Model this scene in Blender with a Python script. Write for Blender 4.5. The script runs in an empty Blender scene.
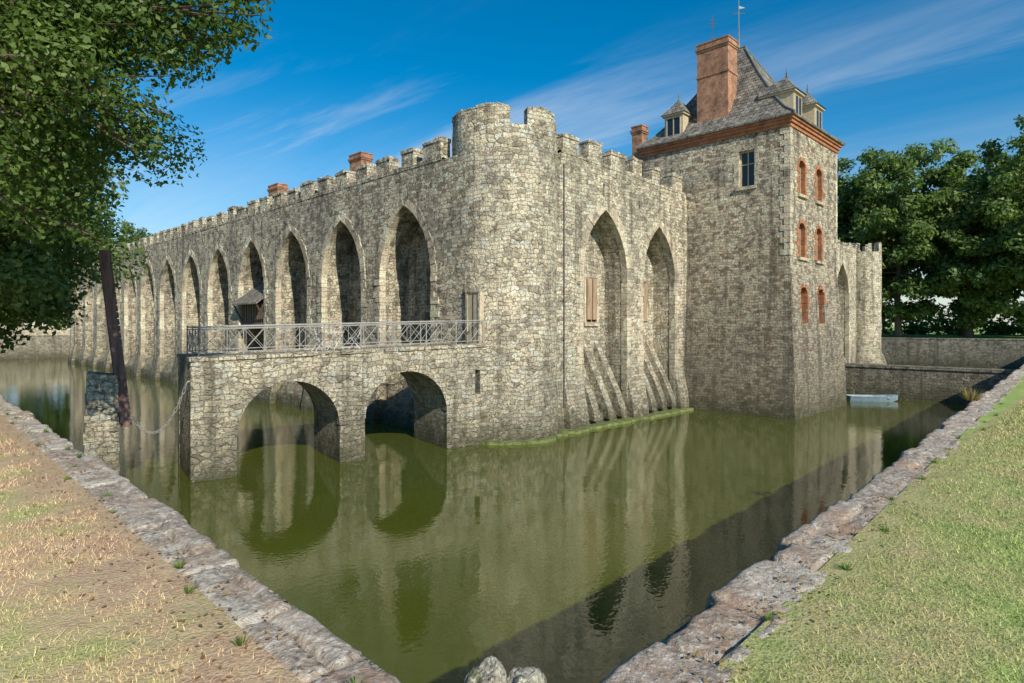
import bpy, bmesh, math, random
import numpy as np
from mathutils import Vector, Matrix, noise as mn
random.seed(7); RNG=np.random.default_rng(7)
S=bpy.context.scene
S.view_settings.view_transform='Standard'; S.view_settings.look='None'; S.view_settings.exposure=0
R=math.radians
UL=18.5; VR=19.5   # planes of the two curtain walls
# ------------------------------------------------------------ helpers
def link(o,parent=None):
    S.collection.objects.link(o)
    if parent: o.parent=parent
    return o
def empty(name):
    e=bpy.data.objects.new(name,None); e.empty_display_size=.5
    return link(e)
def uvbox(me):
    uv=me.uv_layers.get('UVMap') or me.uv_layers.new(name='UVMap')
    for p in me.polygons:
        n=p.normal
        for li in p.loop_indices:
            c=me.vertices[me.loops[li].vertex_index].co
            if abs(n.z)>.75: uv.data[li].uv=(c.x,c.y)
            elif abs(n.x)>abs(n.y): uv.data[li].uv=(c.y+37.3,c.z)
            else: uv.data[li].uv=(c.x,c.z)
def uvcyl(me,cx,cy,r):
    uv=me.uv_layers.get('UVMap') or me.uv_layers.new(name='UVMap')
    for p in me.polygons:
        n=p.normal; ac=math.atan2(p.center.y-cy,p.center.x-cx)
        for li in p.loop_indices:
            c=me.vertices[me.loops[li].vertex_index].co
            if abs(n.z)>.75: uv.data[li].uv=(c.x,c.y)
            else:
                a=math.atan2(c.y-cy,c.x-cx)
                while a-ac>math.pi: a-=2*math.pi
                while a-ac<-math.pi: a+=2*math.pi
                uv.data[li].uv=(a*r,c.z)
def mk(name,bm,mat,parent=None,cyl=None,smooth=False):
    bmesh.ops.recalc_face_normals(bm,faces=bm.faces)
    me=bpy.data.meshes.new(name); bm.to_mesh(me); bm.free()
    if cyl: uvcyl(me,*cyl)
    else: uvbox(me)
    for m in (mat if isinstance(mat,(list,tuple)) else [mat]): me.materials.append(m)
    if smooth:
        for p in me.polygons: p.use_smooth=True
    return link(bpy.data.objects.new(name,me),parent)
def hexa(bm,f,b,mi=0):
    v=[bm.verts.new(p) for p in f]+[bm.verts.new(p) for p in b]
    for q in ((0,1,2,3),(7,6,5,4),(0,4,5,1),(1,5,6,2),(2,6,7,3),(3,7,4,0)):
        bm.faces.new([v[i] for i in q]).material_index=mi
def box(bm,x0,x1,y0,y1,z0,z1,mi=0):
    hexa(bm,[(x0,y0,z0),(x1,y0,z0),(x1,y1,z0),(x0,y1,z0)],[(x0,y0,z1),(x1,y0,z1),(x1,y1,z1),(x0,y1,z1)],mi)
def prism(bm,pts,vec,mi=0):
    a=[bm.verts.new(p) for p in pts]; b=[bm.verts.new(tuple(Vector(p)+Vector(vec))) for p in pts]
    bm.faces.new(a).material_index=mi; bm.faces.new(b[::-1]).material_index=mi
    n=len(pts)
    for i in range(n):
        bm.faces.new([a[i],b[i],b[(i+1)%n],a[(i+1)%n]]).material_index=mi
def tube(bm,pts,rad,seg=6,mi=0,cap=True):
    pts=[Vector(p) for p in pts]
    if not isinstance(rad,(list,tuple)): rad=[rad]*len(pts)
    rings=[]
    for i,p in enumerate(pts):
        t=(pts[min(i+1,len(pts)-1)]-pts[max(i-1,0)]).normalized()
        a=t.cross(Vector((0,0,1)) if abs(t.z)<.9 else Vector((1,0,0))).normalized(); b=t.cross(a)
        rings.append([bm.verts.new(p+rad[i]*(a*math.cos(2*math.pi*k/seg)+b*math.sin(2*math.pi*k/seg))) for k in range(seg)])
    for i in range(len(rings)-1):
        for k in range(seg):
            bm.faces.new([rings[i][k],rings[i][(k+1)%seg],rings[i+1][(k+1)%seg],rings[i+1][k]]).material_index=mi
    if cap:
        bm.faces.new(rings[0][::-1]).material_index=mi; bm.faces.new(rings[-1]).material_index=mi
def cyl(bm,cx,cy,r,z0,z1,seg=48,r2=None):
    r2=r if r2 is None else r2
    prof=lambda rr,z:[bm.verts.new((cx+rr*math.cos(2*math.pi*k/seg),cy+rr*math.sin(2*math.pi*k/seg),z)) for k in range(seg)]
    a=prof(r,z0); b=prof(r2,z1)
    for k in range(seg): bm.faces.new([a[k],a[(k+1)%seg],b[(k+1)%seg],b[k]])
    bm.faces.new(a[::-1]); bm.faces.new(b)
def cut(obj,cbm,cylp=None):
    bmesh.ops.recalc_face_normals(cbm,faces=cbm.faces)
    me=bpy.data.meshes.new('c'); cbm.to_mesh(me); cbm.free()
    c=link(bpy.data.objects.new('c',me),obj.parent)
    m=obj.modifiers.new('b','BOOLEAN'); m.operation='DIFFERENCE'; m.object=c; m.solver='EXACT'
    bpy.context.view_layer.update()
    dg=bpy.context.evaluated_depsgraph_get(); dg.update()
    nm=bpy.data.meshes.new_from_object(obj.evaluated_get(dg))
    obj.modifiers.clear(); obj.data=nm
    bpy.data.objects.remove(c)
    uvcyl(nm,*cylp) if cylp else uvbox(nm)
def fastmesh(name,verts,faces_n,mat,parent=None,tint=None):
    F,n,_=verts.shape
    me=bpy.data.meshes.new(name)
    me.vertices.add(F*n); me.vertices.foreach_set('co',verts.reshape(-1).astype(np.float32))
    me.loops.add(F*n); me.loops.foreach_set('vertex_index',np.arange(F*n,dtype=np.int32))
    me.polygons.add(F); me.polygons.foreach_set('loop_start',np.arange(0,F*n,n,dtype=np.int32))
    me.polygons.foreach_set('loop_total',np.full(F,n,dtype=np.int32))
    me.update(calc_edges=True)
    if tint is not None:
        at=me.attributes.new('tint','FLOAT','POINT'); at.data.foreach_set('value',np.repeat(tint,n).astype(np.float32))
    me.materials.append(mat)
    return link(bpy.data.objects.new(name,me),parent)
# ------------------------------------------------------------ material helpers
class N:
    def __init__(s,name):
        s.m=bpy.data.materials.new(name); s.m.use_nodes=True; s.t=s.m.node_tree; s.t.nodes.clear()
        s.out=s.n('ShaderNodeOutputMaterial'); s.b=s.n('ShaderNodeBsdfPrincipled'); s.l(s.b.outputs[0],s.out.inputs[0])
    def n(s,t,**k):
        x=s.t.nodes.new(t)
        for a,v in k.items(): setattr(x,a,v)
        return x
    def l(s,a,b): s.t.links.new(a,b)
    def inp(s,x,i,v):
        if isinstance(v,bpy.types.NodeSocket): s.l(v,x.inputs[i])
        elif v is not None: x.inputs[i].default_value=v
    def math(s,op,a,b=None,c=None,clamp=False):
        x=s.n('ShaderNodeMath',operation=op,use_clamp=clamp); s.inp(x,0,a); s.inp(x,1,b)
        if c is not None: s.inp(x,2,c)
        return x.outputs[0]
    def vm(s,op,a,b=None):
        x=s.n('ShaderNodeVectorMath',operation=op); s.inp(x,0,a); s.inp(x,1,b); return x.outputs[0]
    def mix(s,f,a,b,bt='MIX'):
        x=s.n('ShaderNodeMix',data_type='RGBA',blend_type=bt)
        s.inp(x,0,f); s.inp(x,6,a if isinstance(a,bpy.types.NodeSocket) else (*a,1)); s.inp(x,7,b if isinstance(b,bpy.types.NodeSocket) else (*b,1)); return x.outputs[2]
    def fmix(s,f,a,b):
        x=s.n('ShaderNodeMix',data_type='FLOAT'); s.inp(x,0,f); s.inp(x,2,a); s.inp(x,3,b); return x.outputs[0]
    def noise(s,v,sc,det=4,ro=.55,dist=0):
        x=s.n('ShaderNodeTexNoise'); s.inp(x,'Vector',v); x.inputs['Scale'].default_value=sc; x.inputs['Detail'].default_value=det
        x.inputs['Roughness'].default_value=ro; x.inputs['Distortion'].default_value=dist; return x
    def mr(s,v,a,b,c=0,d=1,smooth=False):
        x=s.n('ShaderNodeMapRange'); s.inp(x,0,v); x.inputs[1].default_value=a; x.inputs[2].default_value=b; x.inputs[3].default_value=c; x.inputs[4].default_value=d
        if smooth: x.interpolation_type='SMOOTHSTEP'
        return x.outputs[0]
    def pos(s): return s.n('ShaderNodeNewGeometry').outputs['Position']
    def uv(s): return s.n('ShaderNodeUVMap',uv_map='UVMap').outputs[0]
    def bump(s,h,st=.5,d=.05,prev=None):
        x=s.n('ShaderNodeBump'); x.inputs['Strength'].default_value=st; x.inputs['Distance'].default_value=d; s.l(h,x.inputs['Height'])
        if prev: s.l(prev,x.inputs['Normal'])
        return x.outputs[0]
def _ramp(k,v,a,b,c,d):
    x=k.mr(v,a,b,c,d); cc=k.n('ShaderNodeCombineColor')
    for i in range(3): k.l(x,cc.inputs[i])
    return cc.outputs[0]
def stone(name,c1,c2,c3,mortar,bw=.40,rh=.19,waterline=True,weather=.6,bumpd=.055,dark=(.105,.09,.07),ms=.018,rub=(.50,.54),grey=(.33,.31,.27),gz=None,jf=.75,streak=1.0):
    k=N(name); P=k.pos(); U=k.uv()
    def off_(sc,amp,det):
        d=k.vm('SCALE',k.vm('SUBTRACT',k.noise(U,sc,det).outputs['Color'],(.5,.5,.5))); d.node.inputs[3].default_value=amp; return d
    v=k.vm('ADD',k.vm('ADD',U,off_(.7,.40,1)),off_(4.5,.16,1))
    b=k.n('ShaderNodeTexBrick'); k.l(v,b.inputs['Vector']); b.offset=.42; b.offset_frequency=2; b.squash=.62; b.squash_frequency=3
    b.inputs['Color1'].default_value=(0,0,0,1); b.inputs['Color2'].default_value=(1,1,1,1); b.inputs['Mortar'].default_value=(.5,.5,.5,1)
    b.inputs['Scale'].default_value=1; b.inputs['Brick Width'].default_value=bw; b.inputs['Row Height'].default_value=rh; b.inputs['Mortar Size'].default_value=ms; b.inputs['Mortar Smooth'].default_value=.7
    r=k.n('ShaderNodeSeparateColor'); k.l(b.outputs['Color'],r.inputs[0]); r=r.outputs[0]
    vv=k.vm('MULTIPLY',v,(1/bw*1.15,1/rh*1.0,1))
    vo=k.n('ShaderNodeTexVoronoi',voronoi_dimensions='2D',feature='F1'); k.l(vv,vo.inputs['Vector']); vo.inputs['Scale'].default_value=1; vo.inputs['Randomness'].default_value=.75
    ve=k.n('ShaderNodeTexVoronoi',voronoi_dimensions='2D',feature='DISTANCE_TO_EDGE'); k.l(vv,ve.inputs['Vector']); ve.inputs['Scale'].default_value=1; ve.inputs['Randomness'].default_value=.75
    sp=k.n('ShaderNodeSeparateColor'); k.l(vo.outputs['Color'],sp.inputs[0])
    w1=k.noise(P,.45,5,.70).outputs[0]
    w3=k.noise(P,2.1,5,.75).outputs[0]
    msk=k.mr(w3,rub[0],rub[1])
    joint=k.fmix(msk,b.outputs['Fac'],k.mr(ve.outputs['Distance'],.02,.14,1,0))
    r=k.fmix(msk,r,sp.outputs[0])
    col=k.mix(k.mr(k.math('ADD',r,sp.outputs[1]),.4,1.6),c1,c2)
    col=k.mix(k.mr(r,.70,.90,0,.9),col,c3)
    col=k.mix(k.mr(sp.outputs[1],.76,.90,0,.8),col,c3)
    col=k.mix(k.mr(sp.outputs[2],.78,.92,0,.8),col,tuple(min(.8,x*1.3) for x in c1))
    col=k.mix(k.math('MULTIPLY',joint,jf),col,mortar)
    fine=k.noise(P,11,4,.8).outputs[0]
    col=k.mix(1,col,_ramp(k,fine,.30,.68,.52,1.48),'MULTIPLY')
    col=k.mix(k.mr(fine,.34,.43,.75,0),col,dark)
    w2=k.noise(k.vm('MULTIPLY',P,(1.5,1.5,.09)),1.0,5,.68).outputs[0]
    sz=k.n('ShaderNodeSeparateXYZ'); k.l(P,sz.inputs[0])
    col=k.mix(k.mr(w1,.42,.62,0,weather),col,k.mix(.55,col,grey))
    col=k.mix(k.mr(w2,.51,.64,0,min(1,weather*1.4*streak)),col,k.mix(.64,col,dark))
    col=k.mix(k.mr(k.math('ADD',w3,k.math('MULTIPLY',w1,.5)),.78,.91,0,.9*weather),col,dark)
    if gz: col=k.mix(k.mr(k.math('ADD',sz.outputs[2],k.mr(w1,.3,.7,-3,3)),gz[0],gz[1],.65,0),col,k.mix(.6,col,(.14,.12,.095)))
    if waterline:
        zz=k.math('ADD',sz.outputs[2],k.mr(w3,.3,.7,-1.2,1.2))
        col=k.mix(k.mr(zz,.0,1.3,.9,0),col,(.065,.066,.034))
        col=k.mix(k.mr(zz,1.0,5.0,.42,0),col,(.15,.145,.10))
    k.l(col,k.b.inputs['Base Color']); k.b.inputs['Roughness'].default_value=.92; k.b.inputs['Specular IOR Level'].default_value=.12
    h=k.math('ADD',k.math('MULTIPLY',k.math('SUBTRACT',1,joint),.7),k.math('MULTIPLY',r,.7))
    h=k.math('ADD',h,k.math('MULTIPLY',fine,1.7))
    k.l(k.bump(h,1.0,bumpd),k.b.inputs['Normal'])
    return k.m
def plain(name,c,rough=.7,metal=0,var=.3,sc=6,spec=.3,bump=.0,stretch=(1,1,1)):
    k=N(name); f=k.noise(k.vm('MULTIPLY',k.pos(),stretch),sc,4,.65).outputs[0]
    k.l(k.mix(1,c,_ramp(k,f,.3,.7,1-var,1+var),'MULTIPLY'),k.b.inputs['Base Color'])
    k.b.inputs['Roughness'].default_value=rough; k.b.inputs['Metallic'].default_value=metal; k.b.inputs['Specular IOR Level'].default_value=spec
    if bump: k.l(k.bump(f,.8,bump),k.b.inputs['Normal'])
    return k.m
def brickmat(name,c1,c2,mo,sc=1.0,w=.24,h=.075,ms=.012,lo=.5,hi=1.3,stain=None):
    k=N(name); b=k.n('ShaderNodeTexBrick'); k.l(k.uv(),b.inputs['Vector'])
    for i,c in (('Color1',c1),('Color2',c2),('Mortar',mo)): b.inputs[i].default_value=(*c,1)
    b.inputs['Scale'].default_value=sc; b.inputs['Brick Width'].default_value=w; b.inputs['Row Height'].default_value=h; b.inputs['Mortar Size'].default_value=ms
    f=k.noise(k.pos(),1.8,5,.72).outputs[0]
    col=k.mix(1,b.outputs['Color'],_ramp(k,f,.3,.7,lo,hi),'MULTIPLY')
    if stain: 
        g=k.noise(k.pos(),3.5,4,.7).outputs[0]; col=k.mix(k.mr(g,.52,.68,0,.7),col,stain)
    k.l(col,k.b.inputs['Base Color']); k.b.inputs['Roughness'].default_value=.85
    k.b.inputs['Specular IOR Level'].default_value=.2
    k.l(k.bump(b.outputs['Fac'],-.6,.02),k.b.inputs['Normal'])
    return k.m
M_wall=stone('rubble_stone',(.74,.64,.47),(.54,.47,.36),(.27,.23,.17),(.20,.17,.13),weather=.85)
M_tower=stone('turret_stone',(.80,.71,.52),(.68,.59,.44),(.38,.32,.24),(.27,.23,.17),bw=.40,rh=.19,weather=.62)
M_keep=stone('keep_stone',(.74,.63,.46),(.58,.49,.36),(.28,.19,.14),(.31,.26,.19),bw=.34,rh=.16,weather=.75,rub=(.56,.6),gz=(5,10))
M_bridge=stone('bridge_stone',(.80,.71,.52),(.68,.59,.44),(.38,.32,.24),(.26,.23,.16),bw=.38,rh=.19,weather=.7)
M_vous=stone('dressed_stone',(.70,.60,.44),(.57,.49,.36),(.38,.32,.24),(.5,.45,.36),bw=1.1,rh=.7,weather=.8,bumpd=.03,ms=.003,rub=(.8,.9))
M_dark=stone('moat_wall_stone',(.54,.48,.37),(.40,.35,.27),(.22,.19,.14),(.18,.16,.12),weather=.95)
M_brick=brickmat('red_brick',(.42,.17,.085),(.34,.125,.07),(.38,.30,.22),stain=(.13,.10,.08),lo=.4,hi=1.5)
M_brick2=brickmat('cornice_brick',(.50,.17,.075),(.42,.13,.06),(.42,.25,.15),stain=(.30,.13,.08))
M_slate=brickmat('roof_slate',(.28,.25,.21),(.13,.12,.11),(.045,.045,.04),w=.3,h=.22,ms=.02,lo=.4,hi=1.6,stain=(.36,.32,.24))
M_wood=plain('weathered_wood',(.34,.24,.16),.8,var=.35,sc=5,stretch=(1,1,.2),bump=.01)
M_beige=plain('painted_wood',(.50,.42,.30),.7,var=.2)
M_dwood=plain('dark_timber',(.085,.065,.06),.75,var=.4,stretch=(2,2,.2))
M_rust=plain('rusty_timber',(.16,.10,.085),.8,var=.55,sc=3,stretch=(2,2,.3),bump=.02)
M_iron=plain('iron',(.13,.12,.11),.6,.3,var=.3)
M_rail=plain('galvanised_rail',(.36,.35,.33),.5,.3,var=.2)
M_white=plain('white_paint',(.75,.74,.70),.5,var=.1)
M_blue=plain('blue_grey_paint',(.20,.28,.34),.5,var=.2)
M_lead=plain('lead_sheet',(.17,.19,.18),.5,.2,var=.3)
k=N('window_glass'); k.b.inputs['Base Color'].default_value=(.02,.025,.03,1); k.b.inputs['Roughness'].default_value=.08; M_glass=k.m
# ------------------------------------------------------------ castle
castle=empty('medieval_castle')
def arch_pts(w,zs,zt,n=9,pointed=True):
    out=[]
    if pointed:
        h=zt-zs; Rr=(w*w+h*h)/(2*w); am=math.atan2(h,Rr-w)
        for i in range(n+1):
            a=am*i/n; out.append((w-Rr+Rr*math.cos(a),zs+Rr*math.sin(a),math.cos(a),math.sin(a)))
        left=[(-x,z,-nx,nz) for x,z,nx,nz in out[::-1]]
        return out,left
    else:
        h=zt-zs
        for i in range(2*n+1):
            a=math.pi*i/(2*n); out.append((w*math.cos(a),zs+h*math.sin(a),math.cos(a),math.sin(a)))
        return out,None
def arch_poly(c,w,z0,zs,zt,pf,dep,pointed=True,n=9):
    a,l=arch_pts(w,zs,zt,n,pointed)
    pts=[(x,z) for x,z,_,_ in a]+([(x,z) for x,z,_,_ in l[1:]] if l else [])
    pts=[(w,z0)]+pts+[(-w,z0)]
    return [pf(c+x,z,dep) for x,z in pts]
def voussoirs(bm,c,w,zs,zt,pf,pointed=True,th=.42,n=9,jamb0=None,deep=.35,proud=.03):
    a,l=arch_pts(w,zs,zt,n,pointed)
    for seq in ([a,l] if l else [a]):
        for i in range(len(seq)-1):
            p,q=seq[i],seq[i+1]; t=th*random.uniform(.75,1.25); g=.03; pr=proud*random.uniform(.3,1.7)
            def lerp(f): return [p[j]*(1-f)+q[j]*f for j in range(4)]
            A=lerp(g); B=lerp(1-g)
            F=[(A[0]-A[2]*.02,A[1]-A[3]*.02),(B[0]-B[2]*.02,B[1]-B[3]*.02),(B[0]+B[2]*t,B[1]+B[3]*t),(A[0]+A[2]*t,A[1]+A[3]*t)]
            hexa(bm,[pf(c+x,z,-pr) for x,z in F],[pf(c+x,z,deep) for x,z in F])
    if jamb0 is not None:
        for s in (-1,1):
            z=jamb0; i=0
            while z<zs-.05:
                h=min(random.uniform(.22,.38),zs-z); L=(.30 if i%2 else .52)*random.uniform(.75,1.2)*min(1,th/.3); pr=proud*random.uniform(.2,1.7)
                x0=s*(w-.02-random.uniform(0,.02)); x1=s*(w+L)
                F=[(x0,z+.01),(x1,z+.01),(x1,z+h-.01),(x0,z+h-.01)]
                hexa(bm,[pf(c+x,zz,-pr) for x,zz in F],[pf(c+x,zz,deep) for x,zz in F])
                z+=h; i+=1
pl=lambda s,z,d:(UL+d,s,z)
pr_=lambda s,z,d:(s,VR+d,z)
bm=bmesh.new(); box(bm,UL,UL+2.8,21.2,105,-1,13.0); west=mk('curtain_wall_long',bm,M_wall,castle)
cb=bmesh.new(); vb=bmesh.new()
bays=[25.9+6.2*i for i in range(13)]
for i,c in enumerate(bays):
    zt=11.3+random.uniform(-.12,.12)
    prism(cb,arch_poly(c,2.2,.6,7.7,zt,pl,-.3),(2.0,0,0))
    voussoirs(vb,c,2.2,7.7,zt,pl,jamb0=(.7 if i<9 else None),n=11)
cut(west,cb)
def parapet(name,pf,s0,s1,z0,zg,zt,th,gap=.72,pitch=2.06,mat=M_wall,seed=1,slope=0):
    rr=random.Random(seed); bm=bmesh.new()
    P=[pf(s0,z0,.004),pf(s1,z0,.004),pf(s1,z0,th),pf(s0,z0,th)]; Q=[pf(s0,zg,.004),pf(s1,zg-slope,.004),pf(s1,zg-slope,th),pf(s0,zg,th)]
    hexa(bm,P,Q)
    s=s0+.1
    while s<s1-.3:
        dzs=slope*(s-s0)/(s1-s0)
        e=min(s+pitch-gap*rr.uniform(.75,1.35),s1); t=zt-dzs+rr.uniform(-.15,.08); o=rr.uniform(-.012,.012)
        P=[pf(s,zg-slope-.05,.006+o),pf(e,zg-slope-.05,.006+o),pf(e,zg-slope-.05,th-.002),pf(s,zg-slope-.05,th-.002)]; hexa(bm,P,[(x,y,t-.06+ (rr.uniform(-.04,.03))) for x,y,z in P])
        q=s-.03
        while q<e:
            w=min(rr.uniform(.25,.55),e+.03-q); tt=t-.02
            P=[pf(q,tt-.1,-.02-rr.random()*.03),pf(q+w-.01,tt-.1,-.02-rr.random()*.03),pf(q+w-.01,tt-.1,th+.04),pf(q,tt-.1,th+.04)]
            hexa(bm,P,[(x+rr.uniform(-.02,.02),y+rr.uniform(-.02,.02),tt+rr.uniform(-.02,.16)) for x,y,z in P]); q+=w
        s+=pitch*rr.uniform(.94,1.06)
    # worn stones on the sills of the crenels
    q=s0
    while q<s1-.5:
        w=rr.uniform(.3,.6); zz=zg-slope*(q-s0)/(s1-s0)
        P=[pf(q,zz-.12,-.01-rr.random()*.03),pf(q+w-.01,zz-.12,-.01-rr.random()*.03),pf(q+w-.01,zz-.12,th-.05),pf(q,zz-.12,th-.05)]
        hexa(bm,P,[(x,y,zz+rr.uniform(.0,.12)) for x,y,z in P]); q+=w
    return mk(name,bm,mat,castle)
parapet('parapet_long',pl,22.9,104,13.0,13.12,14.0,.6,gap=.85)
bm=bmesh.new()
edges=[21.0]+sum([[c-2.2,c+2.2] for c in bays],[])+[105]
for i in range(0,len(edges),2):
    a,b=edges[i],edges[i+1]
    prism(bm,[(UL+.02,a+.02,-1),(UL-.45,a+.02,-1),(UL-.42,a+.02,.3),(UL-.03,a+.02,2.3),(UL+.02,a+.02,2.3)],(0,b-a-.04,0))
for c in bays:
    prism(bm,[(UL+1.7,c-2.19,.5),(UL+.05,c-2.19,.5),(UL+.05,c-2.19,.75),(UL+1.7,c-2.19,3.0)],(0,4.38,0))
mk('footings_long',bm,M_wall,castle)
UE=71.5
bm=bmesh.new(); box(bm,21.3,UE,VR,VR+2.8,-1,13.0); south=mk('curtain_wall_short',bm,M_tower,castle)
cb=bmesh.new()
sar=[(26.85,1.95,11.3),(32.15,1.75,11.0),(47.5,2.0,11.2),(53.5,2.0,11.2),(59.5,2.0,11.2),(65.6,2.0,11.2)]
for c,w,zt in sar:
    prism(cb,arch_poly(c,w,.6,7.9,zt,pr_,-.3),(0,1.8,0)); voussoirs(vb,c,w,7.9,zt,pr_,jamb0=.8,th=.5,n=11)
box(cb,26.6,26.75,VR-.2,VR+.5,11.95,12.65)
box(cb,30.0,30.12,VR-.2,VR+.5,11.7,12.2)
cut(south,cb)
mk('arch_dressings',vb,M_vous,castle)
parapet('parapet_short',pr_,23.2,35.3,13.0,13.75,14.67,.6,gap=.95,seed=4,mat=M_tower,slope=.35)
parapet('parapet_far',pr_,44.5,UE-1,13.0,12.6,13.3,.6,seed=5,mat=M_tower)
bm=bmesh.new()
for c,w,zt in sar:
    prism(bm,[(c-w+.01,VR+1.5,.4),(c-w+.01,VR+.3,.4),(c-w+.01,VR+.3,.9),(c-w+.01,VR+1.5,3.5)],(2*w-.02,0,0))
    for f in (-.62,.0,.62):
        x=c+f*w+random.uniform(-.05,.05)
        prism(bm,[(x-.24,VR+1.5,.4),(x-.24,VR-.35,.3),(x-.24,VR-.33,.7),(x-.24,VR+.1,1.7),(x-.24,VR+1.49,4.3)],(.48,0,0))
for a,b in ((23.4,24.88),(28.82,30.38),(33.92,35.0)):
    prism(bm,[(a,VR+.02,-.3),(a,VR-.42,-.3),(a,VR-.4,.5),(a,VR-.03,2.4),(a,VR+.02,2.4)],(b-a,0,0))
mk('sloping_buttresses',bm,M_tower,castle)
bm=bmesh.new(); box(bm,UE-.5,UE+2,21,105,-1,13.0); box(bm,21.3,UE-.5,102.4,105,-1,13.0); mk('curtain_wall_rear',bm,M_wall,castle)
bm=bmesh.new(); box(bm,21.3,UE-.5,22.3,102.4,-1,3.0); mk('courtyard_ground',bm,M_dark,castle)
def turret(name,cx,cy,r,zt,gaps,z0=-1,zg=None,mat=M_tower,seg=56,gw=.8,flare=.12):
    bm=bmesh.new()
    nz=28
    zs=[z0,.6,2.0]+[2.0+(zt-2.0)*i/nz for i in range(1,nz+1)]
    rad=[r+flare,r+flare*.85,r+flare*.3]+[r]*nz
    rings=[]
    for z,rr in zip(zs,rad):
        rings.append([bm.verts.new((cx+(rr+.06*mn.noise(Vector((math.cos(2*math.pi*k/seg)*3,math.sin(2*math.pi*k/seg)*3,z*.9))))*math.cos(2*math.pi*k/seg),
                                    cy+(rr+.06*mn.noise(Vector((math.cos(2*math.pi*k/seg)*3,math.sin(2*math.pi*k/seg)*3,z*.9))))*math.sin(2*math.pi*k/seg),z)) for k in range(seg)])
    for i in range(len(rings)-1):
        for q in range(seg): bm.faces.new([rings[i][q],rings[i][(q+1)%seg],rings[i+1][(q+1)%seg],rings[i+1][q]])
    bm.faces.new(rings[0][::-1]); bm.faces.new(rings[-1])
    o=mk(name,bm,mat,castle,(cx,cy,r))
    cb=bmesh.new(); cyl(cb,cx,cy,r-.55,zt-1.8,zt+.5,40); cut(o,cb,(cx,cy,r))
    zg=zg or zt-.85
    for g in gaps:
        cb=bmesh.new(); a=R(g); d=Vector((math.cos(a),math.sin(a),0)); s=Vector((-d.y,d.x,0))
        c=Vector((cx,cy,0)); w=gw/2
        P=[c+d*(r-1)-s*w,c+d*(r+.5)-s*w,c+d*(r+.5)+s*w,c+d*(r-1)+s*w]
        hexa(cb,[(p.x,p.y,zg+(.0 if g%2 else .06)) for p in P],[(p.x,p.y,zt+.3) for p in P]); cut(o,cb,(cx,cy,r))
    rr=random.Random(int(cx)); bm=bmesh.new(); a=0
    while a<360:
        da=rr.uniform(.28,.5)/r*57.3; m=a+da/2
        if not any(abs((m-g+180)%360-180)<(gw/2+.25)/r*57.3 for g in gaps):
            ri,ro=r-.58,r+.01+rr.random()*.04; f=lambda ang,q:(cx+q*math.cos(R(ang)),cy+q*math.sin(R(ang)))
            P=[(*f(a,ri),zt-.03),(*f(a,ro),zt-.03),(*f(a+da-.5,ro),zt-.03),(*f(a+da-.5,ri),zt-.03)]
            hexa(bm,P,[(x,y,zt+rr.uniform(.02,.16)) for x,y,z in P])
        a+=da
    mk(name+'_cap_stones',bm,mat,castle)
    return o
turret('corner_turret',21.0,21.2,2.5,14.9,[240,308,5,65,125])
turret('far_corner_turret',UE,19.1,1.5,13.5,[190,235,290,340,40,90],flare=.7)
turret('end_turret',20.6,104.5,2.3,14.2,[190,235,290,340,40,90,140])
bm=bmesh.new(); x=23.35; tube(bm,[(x,VR-.06,13.1),(x,VR-.06,1.2)],.035,6); 
for z in (2,4.5,7,9.5,12): tube(bm,[(x,VR-.06,z-.05),(x,VR-.06,z+.05)],.055,6)
mk('drain_pipe',bm,M_iron,castle)
bm=bmesh.new(); box(bm,18.42,18.9,20.2,21.0,4.4,6.65,0); box(bm,18.38,18.42,20.12,20.24,4.4,6.75,1); box(bm,18.38,18.42,20.96,21.08,4.4,6.75,1); box(bm,18.36,18.43,20.10,21.1,6.66,6.85,1); box(bm,18.40,18.43,20.57,20.61,4.45,6.6,2)
mk('entrance_door',bm,[M_beige,M_vous,M_dwood],castle)
def win(bm,pf,c,z0,z1,w,d=0,cas=True):
    def bx(s0,s1,a,b,d0,d1,mi):
        hexa(bm,[pf(s0,a,d0),pf(s1,a,d0),pf(s1,b,d0),pf(s0,b,d0)],[pf(s0,a,d1),pf(s1,a,d1),pf(s1,b,d1),pf(s0,b,d1)],mi)
    bx(c-w/2,c+w/2,z0,z1,d-.005,d+.05,1)
    f=.07
    for s0,s1,a,b in ((c-w/2-.02,c-w/2+f,z0,z1),(c+w/2-f,c+w/2+.02,z0,z1),(c-w/2+f,c+w/2-f,z1-f,z1),(c-w/2+f,c+w/2-f,z0,z0+f),(c-.03,c+.03,z0+f,z1-f),(c-w/2+f,c-.03,z0+(z1-z0)*.62,z0+(z1-z0)*.62+.05),(c+.03,c+w/2-f,z0+(z1-z0)*.62,z0+(z1-z0)*.62+.05)):
        bx(s0,s1,a,b,d-.05,d-.006,0)
    if cas:
        bx(c-w/2-.15,c+w/2+.15,z0-.16,z0-.003,d-.12,d+.05,2)
        for s in (-1,1): bx(c+s*(w/2+.09)-.07,c+s*(w/2+.09)+.07,z0,z1,d-.07,d+.03,2)
        bx(c-w/2-.2,c+w/2+.2,z1+.003,z1+.22,d-.08,d+.05,2)
bm=bmesh.new()
bk=1.7
for c,z0,z1,w in ((bays[1]-.6,5.1,7.2,1.2),(bays[2]+.3,5.3,7.2,1.1),(bays[4],5.2,7.3,1.1),(bays[5],5.2,7.3,1.1),(bays[6],5.2,7.3,1.1)):
    win(bm,pl,c,z0,z1,w,bk)
bk=1.5
win(bm,pr_,27.5,5.3,7.8,.95,bk); win(bm,pr_,32.6,5.6,7.9,.85,bk)
mk('recess_windows',bm,[M_wood,M_glass,M_vous],castle)
bm=bmesh.new()
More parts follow.
